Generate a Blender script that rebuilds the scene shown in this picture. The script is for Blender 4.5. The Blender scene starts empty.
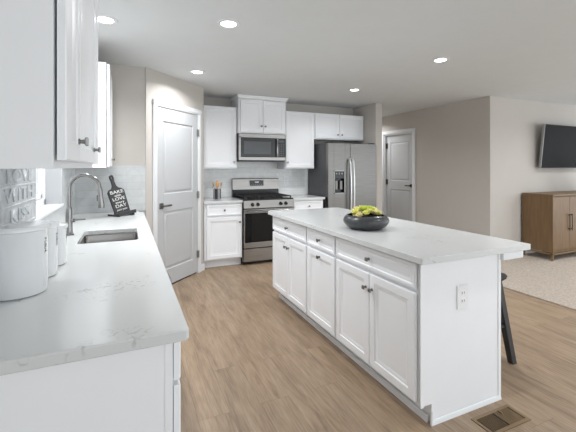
import bpy, bmesh, math, random
from mathutils import Vector, Matrix
random.seed(7)
PI = math.pi
C = bpy.context.scene.collection
scn = bpy.context.scene

# ------------------------------------------------------------------ camera
cam_d = bpy.data.cameras.new('camera')
cam = bpy.data.objects.new('camera', cam_d); C.objects.link(cam)
cam.location = (0, 0, 1.375)
cam.rotation_euler = (PI/2, 0, -math.atan(161.5/362))
cam_d.sensor_width = 36; cam_d.lens = 36*362/576
cam_d.shift_y = -48.7/576
cam_d.clip_start = 0.02
scn.camera = cam

# ------------------------------------------------------------------ world, light, exposure
w = bpy.data.worlds.new('daylight'); scn.world = w; w.use_nodes = True
bgn = w.node_tree.nodes['Background']
bgn.inputs[0].default_value = (0.90, 0.955, 1.0, 1); bgn.inputs[1].default_value = 2.08
scn.view_settings.view_transform = 'Standard'
scn.view_settings.look = 'None'
scn.view_settings.gamma = 1
scn.view_settings.use_curve_mapping = False
scn.view_settings.exposure = 0.14
LAMP_W = 11.5          # each ceiling downlight

# ------------------------------------------------------------------ materials
def lin(r, g, b):
    f = lambda c: (c/255/12.92) if c/255 <= .04045 else ((c/255+.055)/1.055)**2.4
    return (f(r), f(g), f(b), 1)

def mat(name, col, rough=.5, metal=0, var=.03, scale=6, spec=.5, bump=0, bscale=200, coat=0, trans=0, stretch=None):
    m = bpy.data.materials.new(name); m.use_nodes = True
    nt = m.node_tree; n = nt.nodes; l = nt.links
    p = n['Principled BSDF']
    p.inputs['Roughness'].default_value = rough; p.inputs['Metallic'].default_value = metal
    p.inputs['Specular IOR Level'].default_value = spec
    if coat: p.inputs['Coat Weight'].default_value = coat; p.inputs['Coat Roughness'].default_value = .1
    if trans: p.inputs['Transmission Weight'].default_value = trans
    tc = n.new('ShaderNodeTexCoord'); mp = n.new('ShaderNodeMapping')
    if stretch: mp.inputs['Scale'].default_value = stretch
    l.new(tc.outputs['Object'], mp.inputs['Vector'])
    nz = n.new('ShaderNodeTexNoise'); nz.inputs['Scale'].default_value = scale; nz.inputs['Detail'].default_value = 4
    l.new(mp.outputs[0], nz.inputs['Vector'])
    cr = n.new('ShaderNodeValToRGB')
    cr.color_ramp.elements[0].position = .3; cr.color_ramp.elements[1].position = .7
    cr.color_ramp.elements[0].color = tuple(c*(1-var) for c in col[:3])+(1,)
    cr.color_ramp.elements[1].color = tuple(min(1, c*(1+var)) for c in col[:3])+(1,)
    l.new(nz.outputs['Fac'], cr.inputs[0]); l.new(cr.outputs[0], p.inputs['Base Color'])
    if bump:
        nb = n.new('ShaderNodeTexNoise'); nb.inputs['Scale'].default_value = bscale; nb.inputs['Detail'].default_value = 3
        l.new(mp.outputs[0], nb.inputs['Vector'])
        b = n.new('ShaderNodeBump'); b.inputs['Strength'].default_value = bump; b.inputs['Distance'].default_value = .004
        l.new(nb.outputs['Fac'], b.inputs['Height']); l.new(b.outputs[0], p.inputs['Normal'])
    return m

def emat(name, col, s):
    m = bpy.data.materials.new(name); m.use_nodes = True
    p = m.node_tree.nodes['Principled BSDF']
    p.inputs['Base Color'].default_value = col
    p.inputs['Emission Color'].default_value = col; p.inputs['Emission Strength'].default_value = s
    return m

M = {}
M['wall'] = mat('taupe_wall_paint', lin(196, 191, 185), .9, var=.01, bump=.05, spec=.2)
M['ceiling'] = mat('ceiling_paint', lin(220, 223, 224), .95, var=.01, bump=.05, spec=.1)
M['trimw'] = mat('white_trim_paint', lin(226, 228, 230), .4, var=.008)
M['cab'] = mat('white_cabinet_paint', lin(240, 242, 245), .38, var=.008)
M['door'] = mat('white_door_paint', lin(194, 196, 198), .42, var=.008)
M['gap'] = mat('dark_gap', lin(30, 30, 32), .8)
M['steel'] = mat('stainless_steel', lin(160, 157, 154), .3, 1, var=.12, scale=3, stretch=(1, 1, 40))
M['fridge_steel'] = mat('fridge_stainless', lin(124, 122, 119), .3, 1, var=.12, scale=3, stretch=(1, 1, 40))
M['steeld'] = mat('sink_steel', lin(142, 139, 136), .22, 1, var=.06, scale=5)
M['bright_steel'] = mat('bright_handle_steel', lin(236, 237, 238), .28, 1, var=.02)
M['nickel'] = mat('brushed_nickel', lin(140, 139, 137), .22, 1, var=.05)
M['pewter'] = mat('dark_pewter', lin(126, 125, 122), .35, .9, var=.1)
M['blk'] = mat('black_enamel', lin(22, 22, 24), .25, var=.1)
M['glassblk'] = mat('black_oven_glass', lin(14, 15, 16), .05, var=.1, spec=.35)
M['iron'] = mat('cast_iron', lin(26, 26, 27), .6, var=.1)
M['fridge_side'] = mat('dark_grey_fridge_side', lin(86, 87, 91), .5, var=.06, bump=.15, bscale=300)
M['plas'] = mat('white_plastic', lin(236, 237, 238), .3, var=.005)
M['slot'] = mat('outlet_slot', lin(90, 90, 92), .6)
M['enamel'] = mat('white_ceramic', lin(224, 226, 227), .1, var=.008, coat=.4)
M['text'] = mat('dark_grey_lettering', lin(70, 72, 74), .6)
M['white_text'] = mat('white_lettering', lin(225, 225, 222), .6)
M['signm'] = mat('embossed_silver_metal', lin(204, 207, 209), .45, .35, var=.16, scale=18)
M['board'] = mat('charcoal_board', lin(52, 53, 55), .5, var=.15)
M['bowl'] = mat('charcoal_stoneware', lin(60, 62, 64), .28, var=.25, scale=30, bump=.15, bscale=60)
M['soil'] = mat('dark_soil', lin(40, 34, 26), .95, var=.3, scale=60, bump=.6)
M['succ1'] = mat('yellow_green_petals', lin(240, 236, 140), .5, var=.2, scale=40)
M['succ2'] = mat('green_petals', lin(206, 220, 96), .5, var=.2, scale=40)
M['succ3'] = mat('cream_pink_petals', lin(246, 230, 176), .5, var=.15, scale=40)
M['wood_sp'] = mat('spoon_wood', lin(206, 158, 108), .5, var=.18, scale=20)
M['console'] = mat('brown_console_wood', lin(116, 90, 60), .45, var=.16, scale=4, stretch=(8, 8, .8))
M['bronze'] = mat('dark_bronze', lin(78, 66, 52), .4, .6)
M['brass'] = mat('console_base_metal', lin(140, 116, 84), .4, .5)
M['tv'] = mat('tv_screen', lin(44, 44, 45), .6, var=.05, spec=.05)
M['tvedge'] = mat('tv_silver_edge', lin(150, 150, 150), .35, .7)
M['stool'] = mat('black_stool_wood', lin(44, 44, 46), .42, var=.15, scale=12)
M['vent'] = mat('brown_register_metal', lin(132, 110, 82), .45, .2, var=.06)
M['ventd'] = mat('register_dark_void', lin(34, 26, 18), .8)
M['leaf'] = mat('dark_leaf', lin(30, 44, 30), .45, var=.2)
M['mwglass'] = mat('microwave_window', lin(66, 68, 70), .12, var=.1)
M['panelblk'] = mat('control_panel_black', lin(34, 35, 37), .2, var=.1)
M['lcd'] = emat('clock_digits', (.75, .85, .9, 1), .6)
M['lamp'] = emat('downlight_lens', (1, .98, .94, 1), 9)
M['hinge'] = mat('satin_hinge', lin(160, 160, 158), .35, .8)

# glass
g = bpy.data.materials.new('window_glass'); g.use_nodes = True
gp = g.node_tree.nodes['Principled BSDF']; gp.inputs['Transmission Weight'].default_value = 1
gp.inputs['Roughness'].default_value = 0; gp.inputs['IOR'].default_value = 1.05
M['glass'] = g

# quartz worktop: white with grey flecks and a few veins
def quartz():
    m = bpy.data.materials.new('white_quartz'); m.use_nodes = True
    nt = m.node_tree; n = nt.nodes; l = nt.links; p = n['Principled BSDF']
    p.inputs['Roughness'].default_value = .17
    tc = n.new('ShaderNodeTexCoord')
    big = n.new('ShaderNodeTexNoise'); big.inputs['Scale'].default_value = 4.2; big.inputs['Detail'].default_value = 2
    fle = n.new('ShaderNodeTexNoise'); fle.inputs['Scale'].default_value = 38; fle.inputs['Detail'].default_value = 6
    fle.inputs['Distortion'].default_value = 1.2
    for q in (big, fle): l.new(tc.outputs['Object'], q.inputs['Vector'])
    r1 = n.new('ShaderNodeValToRGB'); r1.color_ramp.elements[0].position = .56; r1.color_ramp.elements[1].position = .64
    r2 = n.new('ShaderNodeValToRGB'); r2.color_ramp.elements[0].position = .56; r2.color_ramp.elements[1].position = .66
    l.new(big.outputs['Fac'], r1.inputs[0]); l.new(fle.outputs['Fac'], r2.inputs[0])
    mu = n.new('ShaderNodeMath'); mu.operation = 'MULTIPLY'
    l.new(r1.outputs[0], mu.inputs[0]); l.new(r2.outputs[0], mu.inputs[1])
    mx = n.new('ShaderNodeMix'); mx.data_type = 'RGBA'
    mx.inputs[6].default_value = lin(212, 214, 214); mx.inputs[7].default_value = lin(172, 173, 172)
    l.new(mu.outputs[0], mx.inputs[0]); l.new(mx.outputs[2], p.inputs['Base Color'])
    return m
M['quartz'] = quartz()

def brick_mat(name, axis, bw, bh, mortar, c1, c2, cm, rough, offset=.5, bump=.3):
    m = bpy.data.materials.new(name); m.use_nodes = True
    nt = m.node_tree; n = nt.nodes; l = nt.links; p = n['Principled BSDF']
    p.inputs['Roughness'].default_value = rough
    tc = n.new('ShaderNodeTexCoord'); sp = n.new('ShaderNodeSeparateXYZ'); cb = n.new('ShaderNodeCombineXYZ')
    l.new(tc.outputs['Object'], sp.inputs[0])
    l.new(sp.outputs[axis[0]], cb.inputs[0]); l.new(sp.outputs[axis[1]], cb.inputs[1])
    b = n.new('ShaderNodeTexBrick'); b.offset = offset
    b.inputs['Scale'].default_value = 1; b.inputs['Brick Width'].default_value = bw; b.inputs['Row Height'].default_value = bh
    b.inputs['Mortar Size'].default_value = mortar; b.inputs['Color1'].default_value = c1; b.inputs['Color2'].default_value = c2
    b.inputs['Mortar'].default_value = cm; b.inputs['Bias'].default_value = 0; b.inputs['Mortar Smooth'].default_value = .3
    l.new(cb.outputs[0], b.inputs['Vector'])
    return m, nt, p, b, cb

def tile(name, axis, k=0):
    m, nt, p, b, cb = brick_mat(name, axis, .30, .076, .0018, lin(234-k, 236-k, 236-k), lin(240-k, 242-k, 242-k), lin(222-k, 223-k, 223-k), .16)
    n = nt.nodes; l = nt.links
    nz = n.new('ShaderNodeTexNoise'); nz.inputs['Scale'].default_value = 9; nz.inputs['Detail'].default_value = 5
    nz.inputs['Distortion'].default_value = 1.5
    l.new(cb.outputs[0], nz.inputs['Vector'])
    r = n.new('ShaderNodeValToRGB'); r.color_ramp.elements[0].position = .35; r.color_ramp.elements[1].position = .65
    r.color_ramp.elements[0].color = (.92, .925, .93, 1); r.color_ramp.elements[1].color = (1, 1, 1, 1)
    l.new(nz.outputs['Fac'], r.inputs[0])
    mx = n.new('ShaderNodeMix'); mx.data_type = 'RGBA'; mx.blend_type = 'MULTIPLY'; mx.inputs[0].default_value = 1
    l.new(b.outputs['Color'], mx.inputs[6]); l.new(r.outputs[0], mx.inputs[7]); l.new(mx.outputs[2], p.inputs['Base Color'])
    bp = n.new('ShaderNodeBump'); bp.inputs['Strength'].default_value = .35; bp.inputs['Distance'].default_value = .002; bp.invert = True
    l.new(b.outputs['Fac'], bp.inputs['Height']); l.new(bp.outputs[0], p.inputs['Normal'])
    return m
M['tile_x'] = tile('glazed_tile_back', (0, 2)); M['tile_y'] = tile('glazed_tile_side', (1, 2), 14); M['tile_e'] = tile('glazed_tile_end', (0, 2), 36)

def planks():
    m, nt, p, b, cb = brick_mat('brown_plank_floor', (1, 0), 1.22, .178, .0009, (0, 0, 0, 1), (1, 1, 1, 1), (.5, .5, .5, 1), .45, offset=.37)
    n = nt.nodes; l = nt.links
    # per-plank value shifts the grain pattern and the tone
    bw = n.new('ShaderNodeSeparateColor'); l.new(b.outputs['Color'], bw.inputs[0])
    mp = n.new('ShaderNodeVectorMath'); mp.operation = 'MULTIPLY'; mp.inputs[1].default_value = (1.6, 13, 1)
    l.new(cb.outputs[0], mp.inputs[0])
    sh = n.new('ShaderNodeCombineXYZ'); mm = n.new('ShaderNodeMath'); mm.operation = 'MULTIPLY'; mm.inputs[1].default_value = 31
    l.new(bw.outputs[0], mm.inputs[0]); l.new(mm.outputs[0], sh.inputs[2])
    ad = n.new('ShaderNodeVectorMath'); ad.operation = 'ADD'; l.new(mp.outputs[0], ad.inputs[0]); l.new(sh.outputs[0], ad.inputs[1])
    g1 = n.new('ShaderNodeTexNoise'); g1.inputs['Scale'].default_value = 1.0; g1.inputs['Detail'].default_value = 6; g1.inputs['Distortion'].default_value = .9
    g1.inputs['Roughness'].default_value = .62
    l.new(ad.outputs[0], g1.inputs['Vector'])
    m2 = n.new('ShaderNodeVectorMath'); m2.operation = 'MULTIPLY'; m2.inputs[1].default_value = (5, 9, 1); l.new(ad.outputs[0], m2.inputs[0])
    g2 = n.new('ShaderNodeTexNoise'); g2.inputs['Scale'].default_value = 1.0; g2.inputs['Detail'].default_value = 4; l.new(m2.outputs[0], g2.inputs['Vector'])
    r = n.new('ShaderNodeValToRGB'); e = r.color_ramp.elements
    e[0].position = .28; e[0].color = lin(128, 108, 88); e[1].position = .72; e[1].color = lin(170, 149, 126)
    k = e.new(.48); k.color = lin(156, 134, 111)
    l.new(g1.outputs['Fac'], r.inputs[0])
    r2 = n.new('ShaderNodeValToRGB'); r2.color_ramp.elements[0].position = .35; r2.color_ramp.elements[1].position = .6
    r2.color_ramp.elements[0].color = (.80, .79, .78, 1); r2.color_ramp.elements[1].color = (1.03, 1.03, 1.03, 1)
    l.new(g2.outputs['Fac'], r2.inputs[0])
    a = n.new('ShaderNodeMix'); a.data_type = 'RGBA'; a.blend_type = 'MULTIPLY'; a.inputs[0].default_value = 1
    l.new(r.outputs[0], a.inputs[6]); l.new(r2.outputs[0], a.inputs[7])
    r3 = n.new('ShaderNodeValToRGB'); r3.color_ramp.elements[0].color = (.94, .94, .94, 1); r3.color_ramp.elements[1].color = (1.04, 1.04, 1.03, 1)
    l.new(bw.outputs[0], r3.inputs[0])
    a2 = n.new('ShaderNodeMix'); a2.data_type = 'RGBA'; a2.blend_type = 'MULTIPLY'; a2.inputs[0].default_value = 1
    l.new(a.outputs[2], a2.inputs[6]); l.new(r3.outputs[0], a2.inputs[7])
    a3 = n.new('ShaderNodeMix'); a3.data_type = 'RGBA'; a3.inputs[7].default_value = lin(96, 76, 58)
    fm = n.new('ShaderNodeMath'); fm.operation = 'MULTIPLY'; fm.inputs[1].default_value = .75
    l.new(b.outputs['Fac'], fm.inputs[0]); l.new(fm.outputs[0], a3.inputs[0]); l.new(a2.outputs[2], a3.inputs[6])
    l.new(a3.outputs[2], p.inputs['Base Color'])
    bp = n.new('ShaderNodeBump'); bp.inputs['Strength'].default_value = .15; bp.inputs['Distance'].default_value = .002
    l.new(g1.outputs['Fac'], bp.inputs['Height']); l.new(bp.outputs[0], p.inputs['Normal'])
    return m
M['floor'] = planks()

def carpet():
    m = mat('cream_carpet', lin(190, 178, 166), .95, var=.2, scale=55, bump=1, bscale=120, spec=.1)
    m.node_tree.nodes['Bump'].inputs['Distance'].default_value = .01
    return m
M['carpet'] = carpet()
def striped():
    m = bpy.data.materials.new('striped_crock'); m.use_nodes = True
    nt = m.node_tree; n = nt.nodes; l = nt.links; p = n['Principled BSDF']; p.inputs['Roughness'].default_value = .25
    tc = n.new('ShaderNodeTexCoord'); wv = n.new('ShaderNodeTexWave'); wv.inputs['Scale'].default_value = 4.2; wv.bands_direction = 'X'
    wv.inputs['Phase Offset'].default_value = 1.9
    l.new(tc.outputs['Object'], wv.inputs['Vector'])
    r = n.new('ShaderNodeValToRGB'); r.color_ramp.interpolation = 'CONSTANT'; r.color_ramp.elements[1].position = .5
    r.color_ramp.elements[0].color = lin(52, 54, 56); r.color_ramp.elements[1].color = lin(150, 150, 150)
    l.new(wv.outputs['Fac'], r.inputs[0]); l.new(r.outputs[0], p.inputs['Base Color'])
    return m
M['crock'] = striped()

# ------------------------------------------------------------------ mesh helpers
class B:
    def __init__(s): s.bm = bmesh.new()
    def box(s, x0, x1, y0, y1, z0, z1, bv=0, seg=1):
        vs = [s.bm.verts.new((x, y, z)) for x in (x0, x1) for y in (y0, y1) for z in (z0, z1)]
        fs = [s.bm.faces.new([vs[i] for i in q]) for q in ((0,1,3,2),(4,6,7,5),(0,4,5,1),(2,3,7,6),(0,2,6,4),(1,5,7,3))]
        if bv:
            es = {e for f in fs for e in f.edges}
            bmesh.ops.bevel(s.bm, geom=list(es), offset=bv, segments=seg, affect='EDGES', profile=.5)
        return s
    def loops(s, ls, cap0=True, cap1=True, closed=True):
        vv = [[s.bm.verts.new(p) for p in lp] for lp in ls]
        n = len(vv[0])
        for a, b in zip(vv, vv[1:]):
            for i in range(n if closed else n-1):
                j = (i+1) % n
                s.bm.faces.new((a[i], a[j], b[j], b[i]))
        if cap0: s.bm.faces.new(vv[0][::-1])
        if cap1: s.bm.faces.new(vv[-1])
        return s
    def tube(s, pts, r, n=12, cap=True):
        pts = [Vector(p) for p in pts]
        rr = r if isinstance(r, (list, tuple)) else [r]*len(pts)
        ls = []; up = None
        for i, p in enumerate(pts):
            t = (pts[min(i+1, len(pts)-1)]-pts[max(i-1, 0)]).normalized()
            if up is None:
                up = t.orthogonal().normalized()
            up = (up-t*up.dot(t)).normalized(); sd = t.cross(up)
            ls.append([p+(up*math.cos(a)+sd*math.sin(a))*rr[i] for a in (2*PI*k/n for k in range(n))])
        return s.loops(ls, cap, cap)
    def cyl(s, p, q, r, r2=None, n=20): return s.tube([p, q], [r, r if r2 is None else r2], n)
    def lathe(s, cx, cy, prof, n=40, cap0=True, cap1=True):
        return s.loops([[(cx+r*math.cos(2*PI*k/n), cy+r*math.sin(2*PI*k/n), z) for k in range(n)] for r, z in prof], cap0, cap1)
    def sphere(s, c, r, sc=(1, 1, 1), n=12):
        ls = []
        for i in range(1, n):
            a = PI*i/n
            ls.append([(c[0]+r*sc[0]*math.sin(a)*math.cos(2*PI*k/n), c[1]+r*sc[1]*math.sin(a)*math.sin(2*PI*k/n), c[2]-r*sc[2]*math.cos(a)) for k in range(n)])
        return s.loops(ls)
    def rect_rings(s, x0, x1, z0, z1, rings, back=True):
        # rings: (inset, y); loops in the xz plane, last one filled
        ls = [[(x0+i, y, z0+i), (x1-i, y, z0+i), (x1-i, y, z1-i), (x0+i, y, z1-i)] for i, y in rings]
        return s.loops(ls, back, True)
    def rrect(s, levels, rad=.03, n=5, cap0=False, cap1=True):
        # levels: (x0,x1,y0,y1,z)
        ls = []
        for x0, x1, y0, y1, z in levels:
            lp = []
            for cx, cy, a0 in ((x1-rad, y1-rad, 0), (x0+rad, y1-rad, PI/2), (x0+rad, y0+rad, PI), (x1-rad, y0+rad, 1.5*PI)):
                for k in range(n+1):
                    a = a0+PI/2*k/n; lp.append((cx+rad*math.cos(a), cy+rad*math.sin(a), z))
            ls.append(lp)
        return s.loops(ls, cap0, cap1)
    def shift(s, m):
        bmesh.ops.transform(s.bm, matrix=m, verts=s.bm.verts); return s

def obj(name, b, m, parent=None, smooth=True, loc=None):
    bmesh.ops.recalc_face_normals(b.bm, faces=b.bm.faces)
    me = bpy.data.meshes.new(name); b.bm.to_mesh(me); b.bm.free()
    me.materials.append(M[m] if isinstance(m, str) else m)
    if smooth:
        me.polygons.foreach_set('use_smooth', [True]*len(me.polygons))
        me.set_sharp_from_angle(angle=math.radians(35))
    o = bpy.data.objects.new(name, me); C.objects.link(o)
    if parent: o.parent = parent
    if loc: o.location = loc
    return o

def thing(name, label, cat, loc=(0, 0, 0), rz=0, group=None):
    o = bpy.data.objects.new(name, None); C.objects.link(o); o.empty_display_size = .1
    o.location = loc; o.rotation_euler = (0, 0, rz); o['label'] = label; o['category'] = cat
    if group: o['group'] = group
    return o
def tag(o, label, cat, group=None):
    o['label'] = label; o['category'] = cat
    if group: o['group'] = group
    return o
def struct(name, b, m, parent=None, smooth=True):
    o = obj(name, b, m, parent, smooth)
    if not parent: o['kind'] = 'structure'
    return o
def structE(name, loc=(0, 0, 0), rz=0):
    o = bpy.data.objects.new(name, None); C.objects.link(o); o.location = loc; o.rotation_euler = (0, 0, rz)
    o['kind'] = 'structure'; return o
def copy_tree(o, parent=None):
    c = o.copy(); C.objects.link(c); c.parent = parent
    for ch in list(o.children): copy_tree(ch, c)
    return c
def text(name, s, size, mtx, m, parent, ext=.0008, align='CENTER', sx=1):
    cu = bpy.data.curves.new(name, 'FONT'); cu.body = s; cu.size = size; cu.extrude = ext; cu.align_x = align; cu.align_y = 'CENTER'
    t = bpy.data.objects.new('tmp', cu); C.objects.link(t)
    bpy.context.view_layer.update()
    me = bpy.data.meshes.new_from_object(t.evaluated_get(bpy.context.evaluated_depsgraph_get()))
    bpy.data.objects.remove(t); bpy.data.curves.remove(cu)
    me.transform(mtx @ Matrix.Diagonal((sx, 1, 1, 1)))
    me.materials.clear(); me.materials.append(M[m])
    o = bpy.data.objects.new(name, me); C.objects.link(o); o.parent = parent; return o
def basis(origin, xa, ya):
    xa = Vector(xa).normalized(); ya = Vector(ya).normalized(); za = xa.cross(ya)
    return Matrix(((xa[0], ya[0], za[0], origin[0]), (xa[1], ya[1], za[1], origin[1]), (xa[2], ya[2], za[2], origin[2]), (0, 0, 0, 1)))

# ------------------------------------------------------------------ the room
CH = 2.44; XW = -.48; YE = 4.145; YB = 5.52
struct('floor', B().box(XW-.2, 9.2, -2.5, 7.2, -.05, 0), 'floor', smooth=False)
struct('ceiling', B().box(XW-.2, 9.2, -2.5, 7.2, CH, CH+.1), 'ceiling', smooth=False)
struct('floor_carpet', B().box(3.94, 9.2, -2.5, 3.69, 0, .012, .004), 'carpet')
WY0, WY1, WZ0, WZ1 = 1.74, 3.37, 1.085, 2.10
b = B()
b.box(XW-.16, XW, -2.5, WY0, 0, CH).box(XW-.16, XW, WY1, YE+.1, 0, CH).box(XW-.16, XW, WY0, WY1, 0, WZ0-.02).box(XW-.16, XW, WY0, WY1, WZ1, CH)
struct('wall_left', b, 'wall', smooth=False)
struct('wall_left_end', B().box(XW, .205, YE, YE+.1, 0, CH), 'wall', smooth=False)
struct('wall_back', B().box(.8, 4.0, YB, YB+.1, 0, CH), 'wall', smooth=False)
struct('wall_pantry_side', B().box(.84, .94, 4.96, YB, 0, CH), 'wall', smooth=False)
struct('wall_fridge_side', B().box(3.76, 3.89, 4.87, YB, 0, CH, .004), 'wall')
struct('wall_hall_left', B().box(3.80, 3.89, YB+.1, 7.1, 0, CH), 'wall', smooth=False)
struct('wall_hall_end', B().box(3.80, 5.07, 7.0, 7.1, 0, CH), 'wall', smooth=False)
# hall wall with door opening y 5.36..6.14
HY0, HY1 = 5.30, 6.13
b = B()
b.box(4.95, 5.07, 3.82, HY0, 0, CH).box(4.95, 5.07, HY1, 7.1, 0, CH).box(4.95, 5.07, HY0, HY1, 2.05, CH)
struct('wall_hall_right', b, 'wall', smooth=False)
struct('wall_living', B().box(4.95, 9.2, 3.70, 3.82, 0, CH), 'wall', smooth=False)
# diagonal pantry wall, local frame: x along the wall, -y towards the kitchen
DX0 = .205; L = (.94-DX0)*math.sqrt(2)
t0 = (.300-DX0)*math.sqrt(2); t1 = (.846-DX0)*math.sqrt(2)
o = B().box(-.02, t0, 0, .1, 0, CH).box(t1, L, 0, .1, 0, CH).box(t0, t1, 0, .1, 2.06, CH)
w_ = struct('wall_pantry', o, 'wall', smooth=False); w_.location = (DX0, YE, 0); w_.rotation_euler = (0, 0, PI/4)

def slab_door(b, x0, x1, z0, z1, y0, th, panels, st=.115):
    # face plane at y0, slab goes to +y
    b.box(x0, x0+st, y0, y0+th, z0, z1, .002); b.box(x1-st, x1, y0, y0+th, z0, z1, .002)
    zs = [z0]+[v for p in panels for v in p]+[z1]
    for k in range(0, len(zs), 2): b.box(x0+st, x1-st, y0, y0+th, zs[k], zs[k+1])
    for a, c in panels:
        b.rect_rings(x0+st, x1-st, a, c, [(0, y0+th), (0, y0+.0005), (.008, y0+.009), (.022, y0+.011), (.034, y0+.004), (.05, y0+.004)])
    return b

d1 = structE('door_1', (DX0, YE, 0), PI/4)
cas = B(); cw = .06
for x0, x1 in ((t0-cw, t0+.004), (t1-.004, t1+cw)): cas.box(x0, x1, -.018, .0, 0, 2.056, .004); cas.box(x0+.012, x1-.012, -.024, -.016, 0, 2.056, .003)
cas.box(t0-cw, t1+cw, -.018, 0, 2.056, 2.125, .004).box(t0-cw, t1+cw, -.024, -.016, 2.07, 2.112, .003)
cas.box(t0-.002, t0+.006, 0, .1, 0, 2.06).box(t1-.006, t1+.002, 0, .1, 0, 2.06)
obj('casing', cas, 'trimw', d1)
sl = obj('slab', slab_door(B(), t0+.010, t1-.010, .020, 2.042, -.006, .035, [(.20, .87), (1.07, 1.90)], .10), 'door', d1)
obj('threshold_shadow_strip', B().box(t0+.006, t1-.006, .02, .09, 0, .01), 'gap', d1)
hb = B(); hx = t0+.07; hz = .94
hb.box(hx-.033, hx+.033, -.016, -.008, hz-.033, hz+.033, .004)
hb.cyl((hx, -.016, hz), (hx, -.055, hz), .011); hb.box(hx-.01, hx+.125, -.062, -.046, hz-.011, hz+.011, .006, 2)
obj('lever_handle', hb, 'pewter', d1)
for z in (1.82, 1.02, .25):
    obj('hinge', B().cyl((t1-.005, -.022, z-.045), (t1-.005, -.022, z+.045), .008).box(t1-.03, t1+.006, -.018, -.009, z-.045, z+.045), 'hinge', d1)

d2 = structE('door_2', (4.95, HY1, 0), -PI/2)   # local x runs towards -y, -y towards the hall
DW = HY1-HY0
cas = B()
for x0, x1 in ((-.075, .0), (DW, DW+.075)): cas.box(x0, x1, -.018, 0, 0, 2.05, .004); cas.box(x0+.012, x1-.012, -.024, -.016, 0, 2.05, .003)
cas.box(-.075, DW+.075, -.018, 0, 2.05, 2.12, .004).box(-.075, DW+.075, -.024, -.016, 2.064, 2.108, .003)
cas.box(0, .018, 0, .12, 0, 2.05).box(DW-.018, DW, 0, .12, 0, 2.05).box(0, DW, 0, .12, 2.035, 2.05)
obj('casing', cas, 'trimw', d2)
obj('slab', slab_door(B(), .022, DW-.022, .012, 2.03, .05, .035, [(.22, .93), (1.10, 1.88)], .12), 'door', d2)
hb = B(); hx = DW-.09; hz = 1.02
hb.cyl((hx, .05, hz), (hx, .04, hz), .032).cyl((hx, .045, hz), (hx, .0, hz), .011).box(hx-.12, hx+.01, -.006, .008, hz-.011, hz+.011, .005, 2)
obj('lever_handle', hb, 'bronze', d2)
for z in (1.82, 1.07, .25):
    obj('hinge', B().cyl((.024, .040, z-.055), (.024, .040, z+.055), .012).box(.0, .06, .042, .0495, z-.055, z+.055), 'bronze', d2)

# window in the left wall
w1 = structE('window_1', (0, 0, 0))
xo = XW-.13
fr = B()
fr.box(xo-.03, xo+.03, WY0, WY0+.045, WZ0, WZ1, .003).box(xo-.03, xo+.03, WY1-.045, WY1, WZ0, WZ1, .003)
fr.box(xo-.03, xo+.03, WY0, WY1, WZ0, WZ0+.045, .003).box(xo-.03, xo+.03, WY0, WY1, WZ1-.045, WZ1, .003)
obj('window_frame', fr, 'plas', w1)
sa = B(); a0, a1, c0, c1 = WY0+.05, WY1-.05, WZ0+.05, WZ1-.05
sa.box(xo-.02, xo+.015, a0, a0+.035, c0, c1, .004).box(xo-.02, xo+.015, a1-.035, a1, c0, c1, .004)
sa.box(xo-.02, xo+.015, a0, a1, c0, c0+.035, .004).box(xo-.02, xo+.015, a0, a1, c1-.035, c1, .004)
sa.box(xo-.02, xo+.015, (a0+a1)/2-.02, (a0+a1)/2+.02, c0, c1, .004)
obj('sash', sa, 'plas', w1)
obj('pane', B().box(xo-.006, xo-.002, a0+.03, a1-.03, c0+.03, c1-.03), 'glass', w1)
jb = B()
jb.box(XW-.10, XW+.004, WY1-.012, WY1, WZ0, WZ1).box(XW-.10, XW+.004, WY0, WY0+.012, WZ0, WZ1).box(XW-.10, XW+.004, WY0, WY1, WZ1-.012, WZ1)
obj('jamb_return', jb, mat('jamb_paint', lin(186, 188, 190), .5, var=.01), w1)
obj('sill', B().box(XW-.10, XW+.020, WY0, WY1+.02, WZ0-.02, WZ0, .003), 'trimw', w1)

# tiled backsplashes
b = B().box(XW, XW+.008, .95, WY0, .9145, 1.385).box(XW, XW+.008, WY1, YE, .9145, 1.385).box(XW, XW+.008, WY0, WY1, .9145, WZ0-.02)
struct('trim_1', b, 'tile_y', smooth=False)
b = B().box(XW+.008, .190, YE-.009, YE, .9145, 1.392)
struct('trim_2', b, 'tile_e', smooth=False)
struct('trim_3', B().box(.94, 2.83, YB-.009, YB, .9145, 1.372).box(1.49, 2.26, YB-.009, YB, 1.372, 1.48), 'tile_x', smooth=False)

# baseboards
def base_l(name, x0, x1, y0, y1, axis):
    b = B()
    b.box(x0, x1, y0, y1, 0, .085, .002)
    if axis == 'x': b.box(x0, x1, y0+.004, y1, .085, .095, .002)
    else: b.box(x0+.004, x1, y0, y1, .085, .095, .002)
    struct(name, b, 'trimw')
base_l('baseboard_living', 4.936, 9.2, 3.686, 3.70, 'x')
base_l('baseboard_hall', 4.936, 4.95, 3.702, HY0-.08, 'y')
base_l('baseboard_fridge', 3.775, 3.89, 4.856, 4.87, 'x')
bb = struct('baseboard_pantry', B().box(t1+cw+.002, L+.01, -.014, 0, 0, .09, .002), 'trimw'); bb.location = (DX0, YE, 0); bb.rotation_euler = (0, 0, PI/4)

# ------------------------------------------------------------------ cabinets
def front(b, x0, x1, z0, z1, fw, y=0):
    # moulded shaker front, back at y, face at y-.02
    f = y-.02
    return b.rect_rings(x0, x1, z0, z1, [(0, y), (0, f+.004), (.004, f), (fw-.006, f), (fw, f+.006), (fw+.004, f+.005), (fw+.010, f+.0065), (fw+.018, f+.0115), (fw+.024, f+.0115)])
def knob(x, z, parent, y=-.02, m='pewter', s=.0125):
    b = B().cyl((x, y, z), (x, y-.004, z), .009, n=14).cyl((x, y-.003, z), (x, y-.018, z), .0055, .007, n=14)
    b.box(x-s, x+s, y-.027, y-.017, z-s, z+s, .0025)
    return obj('knob', b, m, parent)

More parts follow.
